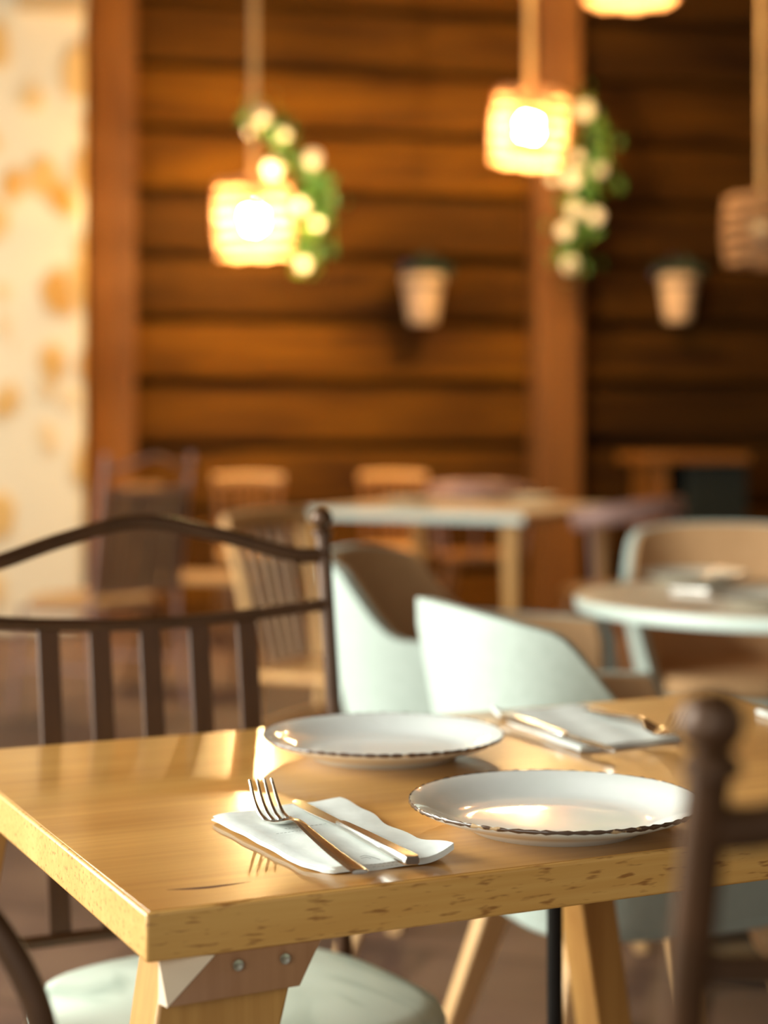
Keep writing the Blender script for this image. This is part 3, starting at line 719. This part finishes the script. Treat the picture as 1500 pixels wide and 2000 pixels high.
# ------------------------------------------------------------------ pendant lamps
def pendant(name, label, x, y, d, r, hgt, lit=True, tilt=0, group='rattan pendant lamps'):
    p = px(x, y, d)
    t = thing(name, label, 'pendant lamp', p, 0, group)
    sh = thing_part = None
    mb = MB(); n = 6
    for i in range(n):
        z_ = -hgt/2+hgt*i/(n-1); rr = r*(1-.07*abs(2*i/(n-1)-1)**2)
        pts = [Vector((rr*math.cos(2*PI*k/64)*(1+.015*math.sin(9*k+i)), rr*math.sin(2*PI*k/64)*(1+.015*math.sin(9*k+i)), z_+.006*math.sin(2*PI*k*8/64+i*PI))) for k in range(64)]
        mb.tube(pts, hgt*.048, 8, closed=True, flat=(1, .3), up=(0, 0, 1))
    for k in range(36):
        a = 2*PI*k/36; pts = [Vector((r*(1-.07*abs(2*i/12-1)**2)*math.cos(a+.05*math.sin(i*2)), r*(1-.07*abs(2*i/12-1)**2)*math.sin(a+.05*math.sin(i*2)), -hgt/2+hgt*i/12)) for i in range(13)]
        mb.tube(pts, .005, 5)
    for k in range(6):
        a = 2*PI*k/6; mb.tube([(r*.93*math.cos(a), r*.93*math.sin(a), hgt/2), (.03*math.cos(a), .03*math.sin(a), hgt/2+.05)], .006, 6)
    shade = mb.build('rattan_shade', M['straw'], t); shade.rotation_euler = (0, tilt, 0)
    top = 4.0-p.z
    MB().tube([(0, 0, hgt/2+.04), (0, 0, (top+hgt/2)/2), (0, 0, top)], .019, 12).build('rope', M['rope'], t, label='thick braided rope')
    MB().tube([(0, 0, hgt/2+.05), (0, 0, .07)], .018, 12).build('socket', M['brass'], t)
    mb = MB(); mb.lathe([(0, -.062), (.03, -.055), (.050, -.03), (.055, 0), (.046, .035), (.022, .07), (0, .072)], 32)
    mb.build('bulb', M['bulb'] if lit else M['bulb_off'], t)
    return t
L1 = pendant('pendant_lamp', 'lit rattan pendant lamp hanging lower on the left', 496, 428, 9.3, .205, .345, tilt=R(-2))
L2 = pendant('pendant_lamp', 'lit rattan pendant lamp hanging in front of the middle post', 1034, 250, 9.4, .20, .335, tilt=R(5))
L3 = pendant('pendant_lamp', 'unlit rattan pendant lamp cut by the right edge', 1490, 452, 9.0, .195, .31, lit=False)
L4 = pendant('pendant_lamp', 'lit rattan pendant lamp of which only the bottom shows at the top edge', 1232, -110, 8.6, .235, .50)

# ------------------------------------------------------------------ flower garlands
def garland(name, label, path, d, blooms, seed, nleaf=150, spread=30, cat='garland'):
    rg = random.Random(seed); t = thing(name, label, cat, px(path[0][0], path[0][1], d), 0, 'hanging flower garlands'); o0 = t.location.copy()
    pts = smooth([px(x, y, d)-o0 for x, y in path], 8)
    MB().tube(pts, .010, 8).build('stem', M['leaf'], t)
    for nm, mt, cnt in (('foliage', 'leaf', nleaf), ('young_foliage', 'leaf2', nleaf//3)):
        mb = MB()
        for i in range(cnt):
            c = rg.choice(pts)+Vector((rg.gauss(0, 1), rg.gauss(0, .8), rg.gauss(0, 1)))*spread*d/F
            l = rg.uniform(.07, .12); ax = Vector((rg.gauss(0, 1), rg.gauss(0, 1), rg.gauss(-.4, 1))).normalized(); sd = ax.orthogonal().normalized(); sd = (Matrix.Rotation(rg.uniform(0, 6.3), 3, ax) @ sd); nn = ax.cross(sd)
            V = [c-ax*l*.5, c+sd*l*.28, c+ax*l*.55, c-sd*l*.28]; top = [mb.bm.verts.new(v) for v in V]; mid = mb.bm.verts.new(c-nn*l*.12); mi2 = mb.bm.verts.new(c-nn*l*.12-nn*.002)
            for q in range(4): mb.bm.faces.new((top[q], top[(q+1) % 4], mid)); mb.bm.faces.new((top[(q+1) % 4], top[q], mi2))
        mb.build(nm, M[mt], t, angle=80)
    for (x, y, r) in blooms:
        c = px(x, y, d-.07)-o0; mb = MB(); R_ = r*.72*d/F
        for k in range(9):
            a = 2*PI*k/9+rg.random(); dd = Vector((math.cos(a)*.5, -.35+rg.uniform(-.2, .2), math.sin(a)*.5))
            mb.ball(c+dd*R_, R_*.62, 1, (1, .7, 1))
        mb.ball(c+Vector((0, -R_*.5, 0)), R_*.45, 1); mb.build('flower', M['petal'], t, angle=70)
    return t
g1 = garland('flower_garland', 'leafy garland with white flowers beside the lower left lamp', [(500, 205), (536, 258), (588, 318), (620, 370), (630, 420), (608, 470), (598, 520)], 9.62,
        [(512, 228, 21), (493, 255, 17), (535, 328, 24), (612, 310, 22), (590, 405, 19), (622, 438, 13), (594, 518, 18), (556, 262, 13)], 4, 150, 17)
MB().tube([(0, 0, 0), (-.03, -.06, .05), (px(496, 200, 9.3)-px(500, 205, 9.62))], .006, 6).build('tie', M['rope'], g1)
MB().tube([(0, 0, 0), (0, 0, 4.0-g1.location.z)], .003, 6).build('hanging_string', M['rope'], g1)
g2 = garland('flower_garland', 'leafy garland with white flowers hanging on the middle post', [(1140, 205), (1155, 260), (1165, 320), (1140, 370), (1130, 430), (1112, 480), (1114, 520)], 10.25,
        [(1142, 217, 24), (1090, 318, 17), (1128, 310, 17), (1118, 350, 24), (1172, 333, 16), (1124, 412, 21), (1163, 424, 21), (1103, 452, 21), (1113, 518, 22), (1080, 350, 13)], 9, 130, 19)

# ------------------------------------------------------------------ wall pots
def wall_pot(x, y0, y1, w0, label):
    t_ = .17; s = ws(x, t_); c = W(s, t_, 0); d = c.y; z1 = CAMH-(y0-HOR)*d/F; z0 = CAMH-(y1-HOR)*d/F; r = w0*d/F/2; h = z1-z0
    t = thing('flower_pot', label, 'flower pot', (c.x, c.y, z0), WA, 'pots hung on the board wall')
    MB().lathe([(0, 0), (r*.60, 0), (r*.66, .01), (r*.94, h*.84), (r*1.0, h*.86), (r*1.0, h), (r*.92, h), (r*.86, h*.85), (0, h*.80)], 40).build('pot', M['pot'], t)
    MB().tube([Vector((r*1.0*math.cos(2*PI*k/32), r*1.0*math.sin(2*PI*k/32), h*.78)) for k in range(32)], .006, 8, closed=True).tube([(0, r, h*.78), (0, .168, h*.78), (0, .168, h*.5)], .006, 8).build('hanger', M['black'], t)
    rg = random.Random(int(x)); mb = MB(); mv = MB()
    for i in range(110):
        a = rg.uniform(0, 2*PI); rr = rg.random()**.6*r*1.25; c = Vector((rr*math.cos(a)+r*.25*(1 if rg.random() > .5 else 0), rr*math.sin(a)*.6, h+rg.uniform(-.01, .10)*(1.3-rr/r/1.4)))
        tgt = mv if (i % 5 == 0 and c.x < 0) else mb; tgt.ball(c, rg.uniform(.018, .03), 1, (1, .6, .8), Matrix.Rotation(rg.uniform(0, 3), 3, 'Z'))
    mb.build('foliage', M['dark_leaf'], t); mv.build('flowers', M['violet'], t)
    return t
wall_pot(826, 538, 632, 84, 'cream pot of dark flowers on the lit part of the board wall')
wall_pot(1324, 538, 628, 76, 'cream pot of dark leaves on the dark wall right of the post')
